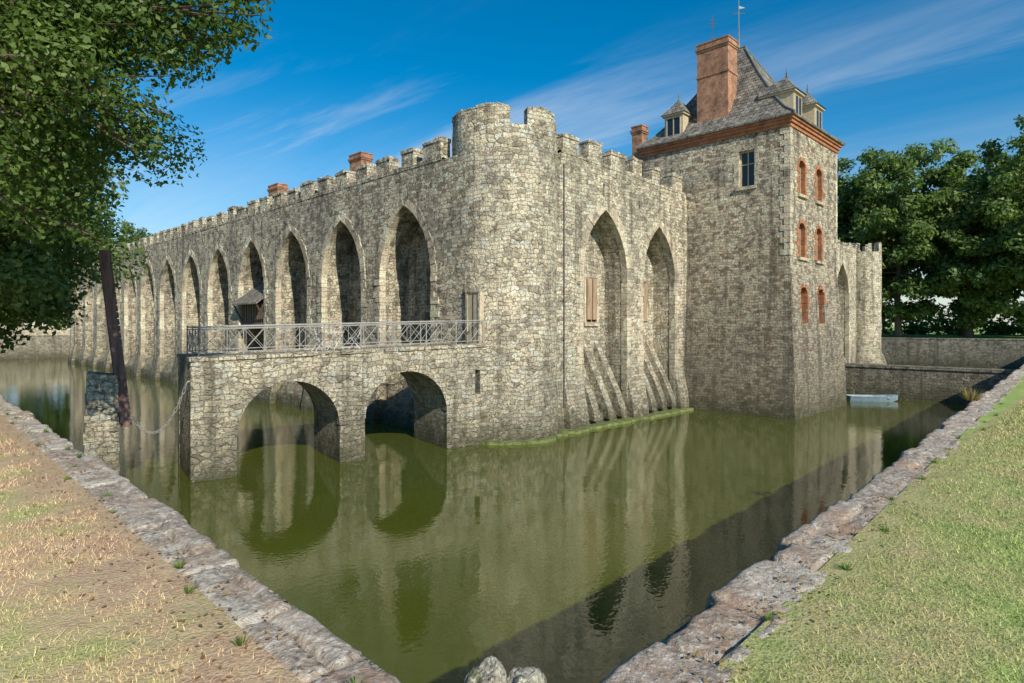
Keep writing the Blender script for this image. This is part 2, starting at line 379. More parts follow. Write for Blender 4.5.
for c in (27.5,32.6):
    box(bm,c-.46,c-.04,VR+1.36,VR+1.40,5.5,7.75); box(bm,c+.04,c+.42,VR+1.36,VR+1.40,5.5,7.75)
mk('wooden_shutters',bm,M_wood,castle)
bm=bmesh.new(); c=bays[3]
box(bm,UL+.15,UL+1.68,c-1.9,c+1.9,5.1,6.75,0)
for i in range(13): box(bm,UL+.10,UL+.15,c-1.9+i*.3,c-1.86+i*.3,5.1,6.75,1)
prism(bm,[(UL-.55,c-2.15,6.65),(UL-.55,c-2.15,6.75),(UL+1.68,c-2.15,8.4),(UL+1.68,c-2.15,8.3)],(0,4.3,0),2)
for s in (-1.95,1.95): tube(bm,[(UL-.45,c+s,6.65),(UL+.2,c+s,5.4)],.06,5,1)
box(bm,UL-.1,UL+1.68,c-2.1,c+2.1,4.95,5.1,1)
mk('timber_gallery',bm,[M_wood,M_dwood,M_slate],castle)
bm=bmesh.new()
prism(bm,[(21.5,34,3),(28.5,34,3),(28.5,34,11.5),(25,34,15.6),(21.5,34,11.5)],(0,62,0)); mk('inner_range',bm,M_wall,castle)
def chimney(name,cx,cy,a,b,z0,z1,pots=0):
    bm=bmesh.new(); x0,x1,y0,y1=cx-a/2,cx+a/2,cy-b/2,cy+b/2; h=z1-z0
    box(bm,x0,x1,y0,y1,z0,z1-.55)
    box(bm,x0-.05,x1+.05,y0-.05,y1+.05,z1-.55,z1-.43); box(bm,x0-.1,x1+.1,y0-.1,y1+.1,z1-.43,z1-.28)
    box(bm,x0-.02,x1+.02,y0-.02,y1+.02,z1-.28,z1-.08); box(bm,x0-.06,x1+.06,y0-.06,y1+.06,z1-.08,z1)
    box(bm,x0+.15,x1-.15,y0+.15,y1-.15,z1,z1+.05)
    if h>5: box(bm,x0-.05,x1+.05,y0-.05,y1+.05,z0+h*.62,z0+h*.62+.12)
    mk(name,bm,M_brick,castle)
chimney('brick_chimney_a',25,40.5,.9,1.6,15,17.9); chimney('brick_chimney_b',25,54.3,.9,1.9,15,17.8)
chimney('brick_chimney_c',37,24.0,.7,.8,13,19.0)
# ---------------- keep
K=(35.4,43.3,13.2,22.7); KT=16.3
bm=bmesh.new()
def rect(o): return (K[0]-o,K[1]+o,K[2]-o,K[3]+o)
prof=[(-1,.48),(2,.40),(6,.16),(9,.0),(KT,0)]
rings=[]
for z,o in prof:
    r=rect(o); rings.append([bm.verts.new(p) for p in ((r[0],r[2],z),(r[1],r[2],z),(r[1],r[3],z),(r[0],r[3],z))])
for i in range(len(rings)-1):
    for q in range(4): bm.faces.new([rings[i][q],rings[i][(q+1)%4],rings[i+1][(q+1)%4],rings[i+1][q]])
bm.faces.new(rings[0][::-1]); bm.faces.new(rings[-1])
keep=mk('keep_walls',bm,M_keep,castle)
cb=bmesh.new(); wb=bmesh.new(); bb=bmesh.new(); sb=bmesh.new()
pk=lambda s,z,d:(K[0]+d,s,z); pk2=lambda s,z,d:(s,K[2]+d,z)
box(cb,K[0]-.6,K[0]+.35,15.2,16.15,13.3,15.4); win(wb,pk,15.675,13.3,15.4,.93,.28,cas=False)
voussoirs(sb,15.675,.5,15.38,15.42,pk,th=.22,n=2,jamb0=13.3,proud=.012)
hexa(sb,*[[pk(15.05,13.1,d),pk(16.3,13.1,d),pk(16.3,13.28,d),pk(15.05,13.28,d)] for d in (-.12,.2)])
for cu in (37.2,40.0):
    for z0,z1 in ((12.7,14.7),(9.1,11.1),(5.3,7.4)):
        prism(cb,arch_poly(cu,.5,z0,z1-.35,z1,pk2,-.6,pointed=False,n=4),(0,.95,0))
        win(wb,pk2,cu,z0,z1-.05,.98,.30,cas=False)
        voussoirs(bb,cu,.5,z1-.35,z1,pk2,pointed=False,th=.17,n=4,jamb0=z0,deep=.3,proud=(.02 if z0>9 else .10))
        hexa(sb,*[[pk2(cu-.7,z0-.18,d),pk2(cu+.7,z0-.18,d),pk2(cu+.7,z0-.02,d),pk2(cu-.7,z0-.02,d)] for d in (-.14,.2)])
cut(keep,cb)
mk('keep_windows',wb,[M_beige,M_glass,M_beige],castle); 
mk('keep_brick_surrounds',bb,M_brick2,castle); mk('keep_stone_sills',sb,M_vous,castle)
bm=bmesh.new(); z=9.1;i=0
while z<KT-.1:
    h=min(.34,KT-z); a,b=(.55,.32) if i%2 else (.32,.55); p=.02+random.random()*.015
    box(bm,K[0]-p,K[0]+a,K[2]-p,K[2]+b,z+.01,z+h-.01); box(bm,K[1]-a,K[1]+p,K[2]-p,K[2]+b,z+.01,z+h-.01); z+=h;i+=1
mk('keep_quoins',bm,M_vous,castle)
bm=bmesh.new()
for z0,z1,o in ((KT-.02,KT+.18,.07),(KT+.18,KT+.36,.16),(KT+.36,KT+.5,.25)):
    r=rect(o); box(bm,*r,z0,z1)
mk('keep_brick_cornice',bm,M_brick2,castle)
bm=bmesh.new()
ctr=(39.35,17.95); hu,hv=3.95,4.75
prf=[(KT+.5,hu+.36,hv+.36),(KT+.60,hu+.38,hv+.38),(KT+1.25,hu-.45,hv-.45),(KT+2.3,hu-1.3,hv-1.35),(KT+4.4,hu-2.55,hv-2.8),(23.1,.12,.5),(23.25,.06,.42)]
rings=[[bm.verts.new((ctr[0]+sx*a,ctr[1]+sy*b,z)) for sx,sy in ((-1,-1),(1,-1),(1,1),(-1,1))] for z,a,b in prf]
for i in range(len(rings)-1):
    for q in range(4): bm.faces.new([rings[i][q],rings[i][(q+1)%4],rings[i+1][(q+1)%4],rings[i+1][q]])
bm.faces.new(rings[0][::-1]); bm.faces.new(rings[-1])
mk('keep_slate_roof',bm,M_slate,castle)
bm=bmesh.new()
for sx,sy in ((-1,-1),(1,-1),(1,1),(-1,1)):
    tube(bm,[(ctr[0]+sx*a,ctr[1]+sy*b,z+.03) for z,a,b in prf[1:6]],.06,6)
tube(bm,[(ctr[0],ctr[1]-.5,23.27),(ctr[0],ctr[1]+.5,23.27)],.1,6)
tube(bm,[(ctr[0],ctr[1],23.2),(ctr[0],ctr[1],23.9),(ctr[0],ctr[1],26.8)],[.12,.05,.02],6)
tube(bm,[(ctr[0]-.3,ctr[1]+.3,25.6),(ctr[0]+.3,ctr[1]-.3,25.6)],.025,5)
prism(bm,[(ctr[0]+.02,ctr[1]-.02,25.9),(ctr[0]+.3,ctr[1]-.3,25.98),(ctr[0]+.02,ctr[1]-.02,26.1)],(.02,.02,0))
mk('roof_hips_and_finial',bm,M_lead,castle)
chimney('great_brick_chimney',36.8,18.2,1.25,2.05,17.2,22.9)
bm=bmesh.new(); tube(bm,[(36.8,18.5,23),(36.8,18.5,24.7)],.03,5); tube(bm,[(36.55,18.75,24.2),(37.05,18.25,24.2)],.02,5); tube(bm,[(36.65,18.65,24.45),(36.95,18.35,24.45)],.02,5); mk('chimney_vane',bm,M_iron,castle)
def dormer(name,cx,cy,zb,f,w=1.15,h=1.5,dep=2.0):
    bm=bmesh.new()
    def T(s,z,d): return (cx+d,cy+s,z) if f[0] else (cx+s,cy+d,z)
    def B(s0,s1,z0,z1,d0,d1,mi): hexa(bm,[T(s0,z0,d0),T(s1,z0,d0),T(s1,z1,d0),T(s0,z1,d0)],[T(s0,z0,d1),T(s1,z0,d1),T(s1,z1,d1),T(s0,z1,d1)],mi)
    B(-w/2,w/2,zb,zb+h,0,dep,0)
    B(-w/2+.2,w/2-.2,zb+.25,zb+h-.15,-.02,.05,1)
    B(-.03,.03,zb+.25,zb+h-.15,-.05,-.021,2); B(-w/2+.14,-w/2+.2,zb+.2,zb+h-.1,-.05,-.002,2); B(w/2-.2,w/2-.14,zb+.2,zb+h-.1,-.05,-.002,2)
    B(-w/2-.12,w/2+.12,zb+h,zb+h+.12,-.14,dep,2)
    prf=[(zb+h+.12,w/2+.2,-.22,dep),(zb+h+.5,w/2-.1,.15,dep),(zb+h+1.15,.04,.62,.7)]
    rg=[[bm.verts.new(T(-a,z,d0)),bm.verts.new(T(a,z,d0)),bm.verts.new(T(a,z,d1)),bm.verts.new(T(-a,z,d1))] for z,a,d0,d1 in prf]
    for i in range(2):
        for q in range(4): bm.faces.new([rg[i][q],rg[i][(q+1)%4],rg[i+1][(q+1)%4],rg[i+1][q]]).material_index=3
    bm.faces.new(rg[0]).material_index=3; bm.faces.new(rg[-1]).material_index=3
    p=T(0,zb+h+1.1,.65); tube(bm,[p,(p[0],p[1],p[2]+.15),(p[0],p[1],p[2]+.6)],[.08,.05,.015],6,3)
    mk(name,bm,[M_beige,M_glass,M_beige,M_slate],castle)
dormer('dormer_a',35.7,20.6,16.9,(-1,0),h=1.75,w=1.3); dormer('dormer_b',37.4,13.5,16.9,(0,-1),h=1.75,w=1.3); dormer('dormer_c',40.8,13.5,16.9,(0,-1),h=1.75,w=1.3)
# ------------------------------------------------------------ ground / moat
A=(1.78,1.78);B=(90,5.25);C=(90,120);D=(3.4,120)
def off(o): return [(A[0]-o,A[1]-o),(B[0]+o,B[1]-o),(C[0]+o,C[1]+o),(D[0]-o,D[1]+o)]
GZ=3.5
def groundmat(name,blade=False):
    k=N(name); P=k.pos(); s=k.n('ShaderNodeSeparateXYZ'); k.l(P,s.inputs[0])
    left=k.mr(k.math('SUBTRACT',s.outputs[1],s.outputs[0]),-1,1)
    n1=k.noise(P,.9,4,.65).outputs[0]; n2=k.noise(P,5,4,.7).outputs[0]; n3=k.noise(P,40,3,.7).outputs[0]
    green=k.mix(k.mr(n2,.35,.65),(.19,.31,.06),(.36,.48,.12)); straw=k.mix(k.mr(n2,.3,.7),(.72,.56,.31),(.54,.38,.21))
    fl=k.mr(n1,.36,.54,.25,1); fr=k.mr(n1,.52,.74,0,.5)
    f=k.math('ADD',k.math('MULTIPLY',fl,left),k.math('MULTIPLY',fr,k.math('SUBTRACT',1,left)))
    col=k.mix(f,green,straw)
    col=k.mix(k.mr(n3,.3,.7,0,.35),col,k.mix(.6,col,(.74,.63,.38)))
    m=k.math('MINIMUM',s.outputs[0],s.outputs[1])
    e=k.math('MULTIPLY',k.mr(k.math('ADD',m,k.mr(n1,.2,.8,-.9,.9)),.0,1.3),k.math('LESS_THAN',m,1.7))
    e=k.math('MULTIPLY',e,k.mr(left,0,1,.6,1.0))
    brown=k.mix(k.mr(n3,.35,.65),(.32,.18,.11),(.64,.46,.31))
    col=k.mix(k.math('MULTIPLY',e,k.mr(n2,.3,.6,.35,.95)),col,brown)
    if blade:
        oi=k.n('ShaderNodeAttribute',attribute_name='tint'); col=k.mix(1,col,_ramp(k,oi.outputs['Fac'],0,1,.8,1.5),'MULTIPLY')
    k.l(col,k.b.inputs['Base Color']); k.b.inputs['Roughness'].default_value=.9; k.b.inputs['Specular IOR Level'].default_value=.1
    if not blade: k.l(k.bump(k.math('ADD',n3,k.math('MULTIPLY',n2,2)),.6,.02),k.b.inputs['Normal'])
    return k.m
M_ground=groundmat('lawn'); M_blade=groundmat('grass_blades',True)
bm=bmesh.new(); inn=[bm.verts.new((x,y,GZ)) for x,y in off(.40)]; O=1500; out=[bm.verts.new((x,y,GZ)) for x,y in ((-O,-O),(O,-O),(O,O),(-O,O))]
for q in range(4): bm.faces.new([inn[q],out[q],out[(q+1)%4],inn[(q+1)%4]])
g=mk('ground',bm,M_ground)
bm=bmesh.new(); P0=off(0); P1=off(.5)
for q in range(4):
    a,b=P0[q],P0[(q+1)%4]; c,d=P1[(q+1)%4],P1[q]
    hexa(bm,[(*a,-1),(*b,-1),(*c,-1),(*d,-1)],[(*a,GZ-.06),(*b,GZ-.06),(*c,GZ-.06),(*d,GZ-.06)])
for q in (1,2):
    a,b=off(-.03)[q],off(-.03)[(q+1)%4]; c,d=off(.6)[(q+1)%4],off(.6)[q]
    hexa(bm,[(*a,GZ-.055),(*b,GZ-.055),(*c,GZ-.055),(*d,GZ-.055)],[(*a,GZ+.1),(*b,GZ+.1),(*c,GZ+.1),(*d,GZ+.1)])
mw=mk('moat_retaining_wall',bm,M_dark)
k=N('lichen_coping_stone'); P=k.pos(); at=k.n('ShaderNodeAttribute',attribute_name='tint').outputs['Fac']
n1=k.noise(P,5,5,.7).outputs[0]; n2=k.noise(P,22,5,.75).outputs[0]; n3=k.noise(P,2,4,.6).outputs[0]
col=k.mix(at,(.48,.37,.29),(.66,.58,.47)); col=k.mix(k.mr(n1,.44,.6,0,.8),col,(.28,.22,.17)); col=k.mix(k.mr(n2,.52,.62,0,.9),col,(.76,.72,.62)); col=k.mix(k.mr(n2,.34,.44,.8,0),col,(.12,.10,.07))
col=k.mix(k.mr(n3,.50,.64,0,.65),col,(.42,.27,.18))
k.l(col,k.b.inputs['Base Color']); k.b.inputs['Roughness'].default_value=.95; k.b.inputs['Specular IOR Level'].default_value=.1
k.l(k.bump(k.math('ADD',n2,n1),1,.03),k.b.inputs['Normal']); M_cop=k.m
def coping(name,p0,dirv,nrm,L,seed,W=.50):
    rr=random.Random(seed); st=.03; ns=int(L/st); nt=18
    cells=[];s=-.3
    while s<L+1:
        l=rr.uniform(.35,1.1); k=[rr.uniform(-.024,.024),rr.uniform(-.06,.06),rr.random(),rr.uniform(-.07,.05),rr.choice((.35,.55,1.2,1.2,.7))]; cells.append((s,s+l,k)); s+=l
    ci=0; V=[];T=[]
    for i in range(ns+1):
        s=i*st
        while s>cells[ci][1]: ci+=1
        a,b,k=cells[ci]
        for j in range(nt+1):
            t=j/nt*W
            cross=k[4]*W+.04*mn.noise(Vector((s*2.,1,seed)))
            sub=0 if t<cross else 1
            es=min(s-a,b-s)+.02*mn.noise(Vector((s*9,t*9,3)))
            e=min(es,abs(t-cross)+.01)
            rnd=(k[2]*7.3+sub*.37)%1
            z=GZ+.0+k[0]*(1 if sub else -.6)+(t-W/2)*k[1]*.4
            z+=.016*mn.fractal(Vector((s*3,t*3,seed)),.9,2.1,4)+.007*mn.noise(Vector((s*22,t*22,seed)))
            if e<.035: z-=.05*(1-max(e,0)/.035)
            if t<.12: z-=(.12-t)*.45*(1+mn.noise(Vector((s*2,0,seed+5))))
            tt=t+(k[3]+.03*mn.noise(Vector((s*6,0,seed+2))))*(t/W)
            if j>=nt-1: z-=.015 if j==nt-1 else .14
            V.append((p0[0]+dirv[0]*s+nrm[0]*(tt-W+.03),p0[1]+dirv[1]*s+nrm[1]*(tt-W+.03),z)); T.append(rnd)
    F=[]
    m=nt+1
    for i in range(ns):
        for j in range(nt): F.append((i*m+j,i*m+j+1,(i+1)*m+j+1,(i+1)*m+j))
    me=bpy.data.meshes.new(name); me.from_pydata(V,[],F); at=me.attributes.new('tint','FLOAT','POINT'); at.data.foreach_set('value',T)
    me.materials.append(M_cop); 
    for p in me.polygons: p.use_smooth=True
    return link(bpy.data.objects.new(name,me))
dl=Vector((D[0]-A[0],D[1]-A[1])).normalized(); dr=Vector((B[0]-A[0],B[1]-A[1])).normalized()
coping('moat_wall_coping',(A[0],A[1]),dl,(dl.y,-dl.x),42,3)
coping('moat_wall_coping',(A[0],A[1]),dr,(-dr.y,dr.x),88,8,.6)
# water
k=N('moat_water'); P=k.pos()
n1=k.noise(P,1.6,2,.5,.3).outputs[0]; n2=k.noise(P,8,2,.5).outputs[0]; big=k.noise(P,.09,2).outputs[0]
k.l(k.mix(k.mr(big,.35,.65),(.066,.082,.010),(.088,.104,.015)),k.b.inputs['Base Color'])
k.b.inputs['Roughness'].default_value=.015; k.b.inputs['IOR'].default_value=1.74; k.b.inputs['Specular IOR Level'].default_value=.5
h=k.math('ADD',n1,k.math('MULTIPLY',n2,k.mr(big,.35,.65,.2,.9)))
k.l(k.bump(h,.15,.03),k.b.inputs['Normal'])
bm=bmesh.new(); bm.faces.new([bm.verts.new(p) for p in ((1.3,1.3,0),(90.3,1.3,0),(90.3,120.3,0),(1.3,120.3,0))]); w=mk('moat_water',bm,k.m)
M_moss=plain('mossy_ledge',(.15,.18,.065),.95,var=.6,sc=3,bump=.05)
def ledge(pts,name):
    bm=bmesh.new(); prism(bm,[(x,y,-.5) for x,y in pts],(0,0,.62)); return mk(name,bm,M_moss,castle)
def arc(cx,cy,r,a0,a1,n): return [(cx+(r+random.uniform(-.08,.08))*math.cos(R(a0+(a1-a0)*i/n)),cy+(r+random.uniform(-.08,.08))*math.sin(R(a0+(a1-a0)*i/n))) for i in range(n+1)]
pts=arc(21,21.2,3.05,200,275,12)+[(21.5+i*.35,VR-.8+random.uniform(-.14,.14)) for i in range(1,39)]+[(35.0,VR+.1),(22,VR+.2)]
ledge(pts,'grass_ledge')
bm=bmesh.new(); box(bm,50,51.2,4.0,VR,-1,2.15); box(bm,49.93,51.27,4.0,VR,2.153,2.33); mk('causeway_wall',bm,M_dark)
bm=bmesh.new(); box(bm,4,70,122.5,123,GZ,GZ+.9); 
for i in range(32): box(bm,4+i*2.05,4+i*2.05+1.3,122.5,123,GZ+.9,GZ+1.5)
mk('crenellated_far_wall',bm,M_tower)
# ------------------------------------------------------------ bridge
ang=math.atan2(19.8-21.95,18.8-7.15)
br=empty('stone_bridge'); br.location=(7.15,21.95,0); br.rotation_euler=(0,0,ang)
BL=12.1; BW=3.1; dz=lambda s:3.98+.0245*s
bm=bmesh.new(); prism(bm,[(0,0,-1),(BL,0,-1),(BL,0,dz(BL)),(0,0,dz(0))],(0,BW,0)); body=mk('bridge_body',bm,M_bridge,br)
pb=lambda s,z,d:(s,d,z)
cb=bmesh.new(); vb=bmesh.new()
for x0,x1,zt in ((1.41,5.02,3.2),(6.01,9.61,3.36)):
    c=(x0+x1)/2;w=(x1-x0)/2
    prism(cb,arch_poly(c,w,-2,zt-w*.98,zt,pb,-.5,pointed=False,n=12),(0,BW+1,0))
    voussoirs(vb,c,w,zt-w*.98,zt,pb,pointed=False,th=.34,n=12,proud=.03,deep=.3)
box(cb,11.0,11.25,-.3,.6,2.2,3.25)
cut(body,cb)
z=-.3;i=0
while z<dz(0)-.15:
    h=random.uniform(.25,.34); a=.5 if i%2 else .3; p=.02
    z1=min(z+h,dz(0)-.02); box(vb,-p,a,-p,(.8-a),z+.01,z1-.01); box(vb,-p,a,BW-.3,BW+p,z+.01,z1-.01); z+=h;i+=1
mk('bridge_voussoirs',vb,M_bridge,br)
bm=bmesh.new(); s=-.06
while s<BL-.1:
    l=random.uniform(.45,1.0); e=min(s+l,BL); o=random.uniform(.02,.10)
    z0,z1=dz(s),dz(e)
    for y0,y1 in ((-o,.42),(BW-.42,BW+o)):
        hexa(bm,[(s,y0,z0+.003),(e-.015,y0,z1+.003),(e-.015,y1,z1+.003),(s,y1,z0+.003)],[(s,y0,z0+.15+random.uniform(-.03,.01)),(e-.015,y0,z1+.15+random.uniform(-.03,.01)),(e-.015,y1,z1+.15),(s,y1,z0+.15)])
    s=e
hexa(bm,[(.02,.43,dz(0)+.003),(BL,.43,dz(BL)+.003),(BL,BW-.43,dz(BL)+.003),(.02,BW-.43,dz(0)+.003)],[(.02,.43,dz(0)+.10),(BL,.43,dz(BL)+.10),(BL,BW-.43,dz(BL)+.10),(.02,BW-.43,dz(0)+.10)])
mk('bridge_coping',bm,M_bridge,br)
rl=empty('metal_railing'); rl.location=br.location; rl.rotation_euler=br.rotation_euler
bm=bmesh.new()
def rail(p0,p1,n):
    p0=Vector(p0);p1=Vector(p1); up=Vector((0,0,1))
    for i in range(n+1):
        p=p0.lerp(p1,i/n); tube(bm,[p,p+up*1.04],.024,6)
        if i<n:
            q=p0.lerp(p1,(i+1)/n); m=p.lerp(q,.5)
            for a,b in ((p,m),(m,q)):
                tube(bm,[a+up*.12,b+up*.92],.012,5); tube(bm,[b+up*.12,a+up*.92],.012,5)
            tube(bm,[m+up*.12,m+up*.92],.012,5)
    for h,r in ((1.0,.028),(.92,.015),(.12,.018)): tube(bm,[p0+up*h,p1+up*h],r,6)
rail((.25,.22,dz(.25)+.14),(11.6,.22,dz(11.6)+.14),8); rail((.25,BW-.22,dz(.25)+.14),(11.2,BW-.22,dz(11.2)+.14),8)
rail((.25,.22,dz(.25)+.14),(.25,BW-.22,dz(.25)+.14),2)
mk('railing_bars',bm,M_rail,rl)
def place(name,lx,ly,rot,build):
    e=empty(name); c,s=math.cos(ang),math.sin(ang)
    e.location=(7.15+c*lx-s*ly,21.95+s*lx+c*ly,dz(lx)+.10); e.rotation_euler=(0,0,rot+ang)
    bm=bmesh.new(); build(bm); mk(name+'_frame',bm,M_white,e)
def table(bm):
    cyl(bm,0,0,.33,.70,.725,20)
    for s in (-1,1):
        tube(bm,[(-.25,s*.2,0),(.22,s*.2,.70)],.013,5); tube(bm,[(.25,s*.17,0),(-.22,s*.17,.70)],.013,5)
    tube(bm,[(-.1,-.2,.22),(-.1,.2,.22)],.01,5)
def chair(bm):
    for s in (-1,1):
        tube(bm,[(-.24,s*.19,0),(.0,s*.19,.3),(.16,s*.19,.45)],.012,5); tube(bm,[(.22,s*.17,0),(-.02,s*.17,.32),(-.2,s*.17,.60),(-.27,s*.17,.86)],.012,5)
    for i in range(6): box(bm,-.17+i*.065,-.125+i*.065,-.19,.19,.44,.455)
    for z,x in ((.62,-.21),(.72,-.235),(.81,-.26)): box(bm,x-.01,x+.01,-.18,.18,z,z+.05)
place('bistro_table',5.3,1.25,.3,table); place('folding_chair',4.6,1.1,.1,chair); place('folding_chair',6.1,1.35,2.7,chair)
# ------------------------------------------------------------ drawbridge
db=empty('raised_drawbridge'); db.location=(4.9,23.1,0); db.rotation_euler=(0,0,ang)
bm=bmesh.new(); prism(bm,[(-.55,-.55,-1),(.42,-.55,-1),(.38,-.55,3.6),(-.42,-.55,3.72)],(0,1.2,0))
mk('drawbridge_pier',bm,M_bridge,db)
vb=bmesh.new(); z=.2;i=0
while z<3.4:
    h=random.uniform(.24,.36); a=.4 if i%2 else .25; xo=-.55+(z/3.7)*.13; box(vb,.0,.44-(z/3.6)*.05,-.58,-.3,z+.01,z+h-.01) if i%2 else box(vb,xo-.02,xo+a,-.58,-.25,z+.01,z+h-.01); z+=h;i+=1
mk('drawbridge_pier_quoins',vb,M_bridge,db)
bm=bmesh.new()
a=Vector((.60,0,1.95)); b=Vector((.02,0,7.55)); ax=(b-a).normalized(); nx=Vector((ax.z,0,-ax.x))
def leaf(y0,y1,t0,t1,l0=0,l1=1):
    p=a.lerp(b,l0);q=a.lerp(b,l1)
    f=[p+nx*t0,p+nx*t1,q+nx*t1,q+nx*t0]
    hexa(bm,[(v.x,y0,v.z) for v in f],[(v.x,y1,v.z) for v in f])
leaf(-.4,-.22,-.13,.13); leaf(.42,.6,-.13,.13); leaf(.05,.2,-.1,.1)
for i in range(26): leaf(-.38,.58,.133,.18,i/26+.002,(i+1)/26-.003)
for l in (.05,.35,.65,.95): leaf(-.21,.41,-.08,.08,l,l+.03)
mk('drawbridge_leaf',bm,M_rust,db)
bm=bmesh.new()
p=Vector((.75,-.4,2.3)); q=Vector((2.32,-.55,3.3)); n=26
for i in range(n):
    def cp(t): v=p.lerp(q,t); return v-Vector((0,0,1))*1.3*4*t*(1-t)*.8
    u0,u1=cp(i/n),cp((i+1)/n); d=(u1-u0); side=Vector((0,1,0)) if i%2 else d.cross(Vector((0,1,0))).normalized()
    o=side*.034
    tube(bm,[u0-d*.15,u0+o,u1+o,u1+d*.15,u1-o,u0-o,u0-d*.15],.013,4)
tube(bm,[(2.32,-.55,3.3),(2.5,-.5,3.35)],.03,5)
mk('drawbridge_chain',bm,M_rail,db)
# ------------------------------------------------------------ boat
bt=empty('small_boat'); bt.location=(47.6,12.3,0); bt.rotation_euler=(0,0,R(-52))
bm=bmesh.new(); L=1.55
def sec(x,wd,zb,zt): return [(x,-wd,zt),(x,-wd*.75,zb),(x,wd*.75,zb),(x,wd,zt)]
secs=[sec(-L,.5,-.05,.34),sec(-.8,.6,-.1,.32),(sec(.3,.6,-.1,.32)),sec(1.1,.42,-.05,.36),sec(L+.1,.12,.1,.42)]
rg=[[bm.verts.new(p) for p in s] for s in secs]
for i in range(4):
    for q in range(3): bm.faces.new([rg[i][q],rg[i][q+1],rg[i+1][q+1],rg[i+1][q]])
bm.faces.new(rg[0]); bm.faces.new(rg[-1])
for x in (-.9,.1,.9): box(bm,x-.12,x+.12,-.52,.52,.22,.25,1)
for sgn in (-1,1): tube(bm,[(s[0][0],sgn*s[3][1],s[0][2]+.01) for s in secs],.025,6,0)
o=mk('boat_hull',bm,[M_blue,M_rail],bt); sm=o.modifiers.new('s','SOLIDIFY'); sm.thickness=.03
# ------------------------------------------------------------ weathered rock at the corner of the wall
bm=bmesh.new()
for (c,r,sd) in (((1.69,1.82,3.60),(.09,.09,.22),1),((1.81,1.71,3.63),(.10,.08,.19),2),((1.73,1.75,3.48),(.17,.15,.14),3)):
    res=bmesh.ops.create_icosphere(bm,subdivisions=5,radius=1)
    for v in res['verts']:
        n=v.co.copy(); d=1+.22*mn.fractal(n*1.1+Vector((sd*5,0,0)),.9,2.1,4)+.03*mn.noise(n*9)
        q=Vector((math.copysign(abs(n.x)**.7,n.x),math.copysign(abs(n.y)**.7,n.y),math.copysign(abs(n.z)**.6,n.z)))*d
        v.co=Vector((c[0]+q.x*r[0],c[1]+q.y*r[1],c[2]+q.z*r[2]))
k=N('lichen_rock'); P=k.pos(); n1=k.noise(P,9,5,.7).outputs[0]; n2=k.noise(P,38,4,.75).outputs[0]
col=k.mix(k.mr(n1,.4,.6),(.42,.39,.31),(.20,.17,.12)); col=k.mix(k.mr(n2,.52,.6),col,(.66,.63,.50)); col=k.mix(k.mr(n1,.58,.66,0,.8),col,(.22,.24,.08)); col=k.mix(k.mr(n2,.34,.43,.9,0),col,(.06,.05,.04))
k.l(col,k.b.inputs['Base Color']); k.b.inputs['Roughness'].default_value=.95; k.l(k.bump(k.math('ADD',n1,n2),1,.03),k.b.inputs['Normal'])
mk('lichen_covered_rock',bm,k.m,None,smooth=True)
# ------------------------------------------------------------ vegetation
def leafmat(name,a,b,c,tr_=.4):
    k=N(name); t=k.n('ShaderNodeAttribute',attribute_name='tint').outputs['Fac']
    col=k.mix(k.mr(t,0,.5),a,b); col=k.mix(k.mr(t,.5,1),col,c)
    k.l(col,k.b.inputs['Base Color']); k.b.inputs['Roughness'].default_value=.5; k.b.inputs['Specular IOR Level'].default_value=.3
    tr=k.n('ShaderNodeBsdfTranslucent'); k.l(k.mix(1,col,(1.3,1.5,.5),'MULTIPLY'),tr.inputs[0])
    mx=k.n('ShaderNodeMixShader'); mx.inputs[0].default_value=tr_; k.l(k.b.outputs[0],mx.inputs[1]); k.l(tr.outputs[0],mx.inputs[2]); k.l(mx.outputs[0],k.out.inputs[0])
    return k.m
M_leaf=leafmat('leaf_green',(.05,.09,.022),(.09,.15,.035),(.21,.29,.09))
M_leaf2=leafmat('leaf_far',(.07,.12,.045),(.14,.21,.065),(.27,.34,.12))
M_bark=plain('bark',(.12,.095,.07),.95,var=.4,sc=4,stretch=(3,3,.6),bump=.05)
def leaves(cent,rad,count,size,rng,aspect=.6):
    n=len(cent); wgt=rad[:,0]**2; idx=rng.choice(n,count,p=wgt/wgt.sum()); p=rng.normal(size=(count,3)); p/=np.linalg.norm(p,axis=1,keepdims=True)
    rr=rng.random((count,1))**.45
    pos=cent[idx]+p*rr*rad[idx]*np.array([1,1,.75])
    nrm=rng.normal(size=(count,3))*.6+p*.8+np.array([0,0,.5]); nrm/=np.linalg.norm(nrm,axis=1,keepdims=True)
    t=np.cross(nrm,rng.normal(size=(count,3))); t/=np.linalg.norm(t,axis=1,keepdims=True); b=np.cross(nrm,t)
    s=size*rng.uniform(.6,1.3,(count,1))
    v=np.stack([pos-t*s*.5,pos+b*s*aspect*.5-nrm*s*.1,pos+t*s*.5,pos-b*s*aspect*.5-nrm*s*.1],axis=1)
    ctint=rng.random(n); tint=np.clip(.35*ctint[idx]+.65*rng.random(count),0,1)
    return v,tint
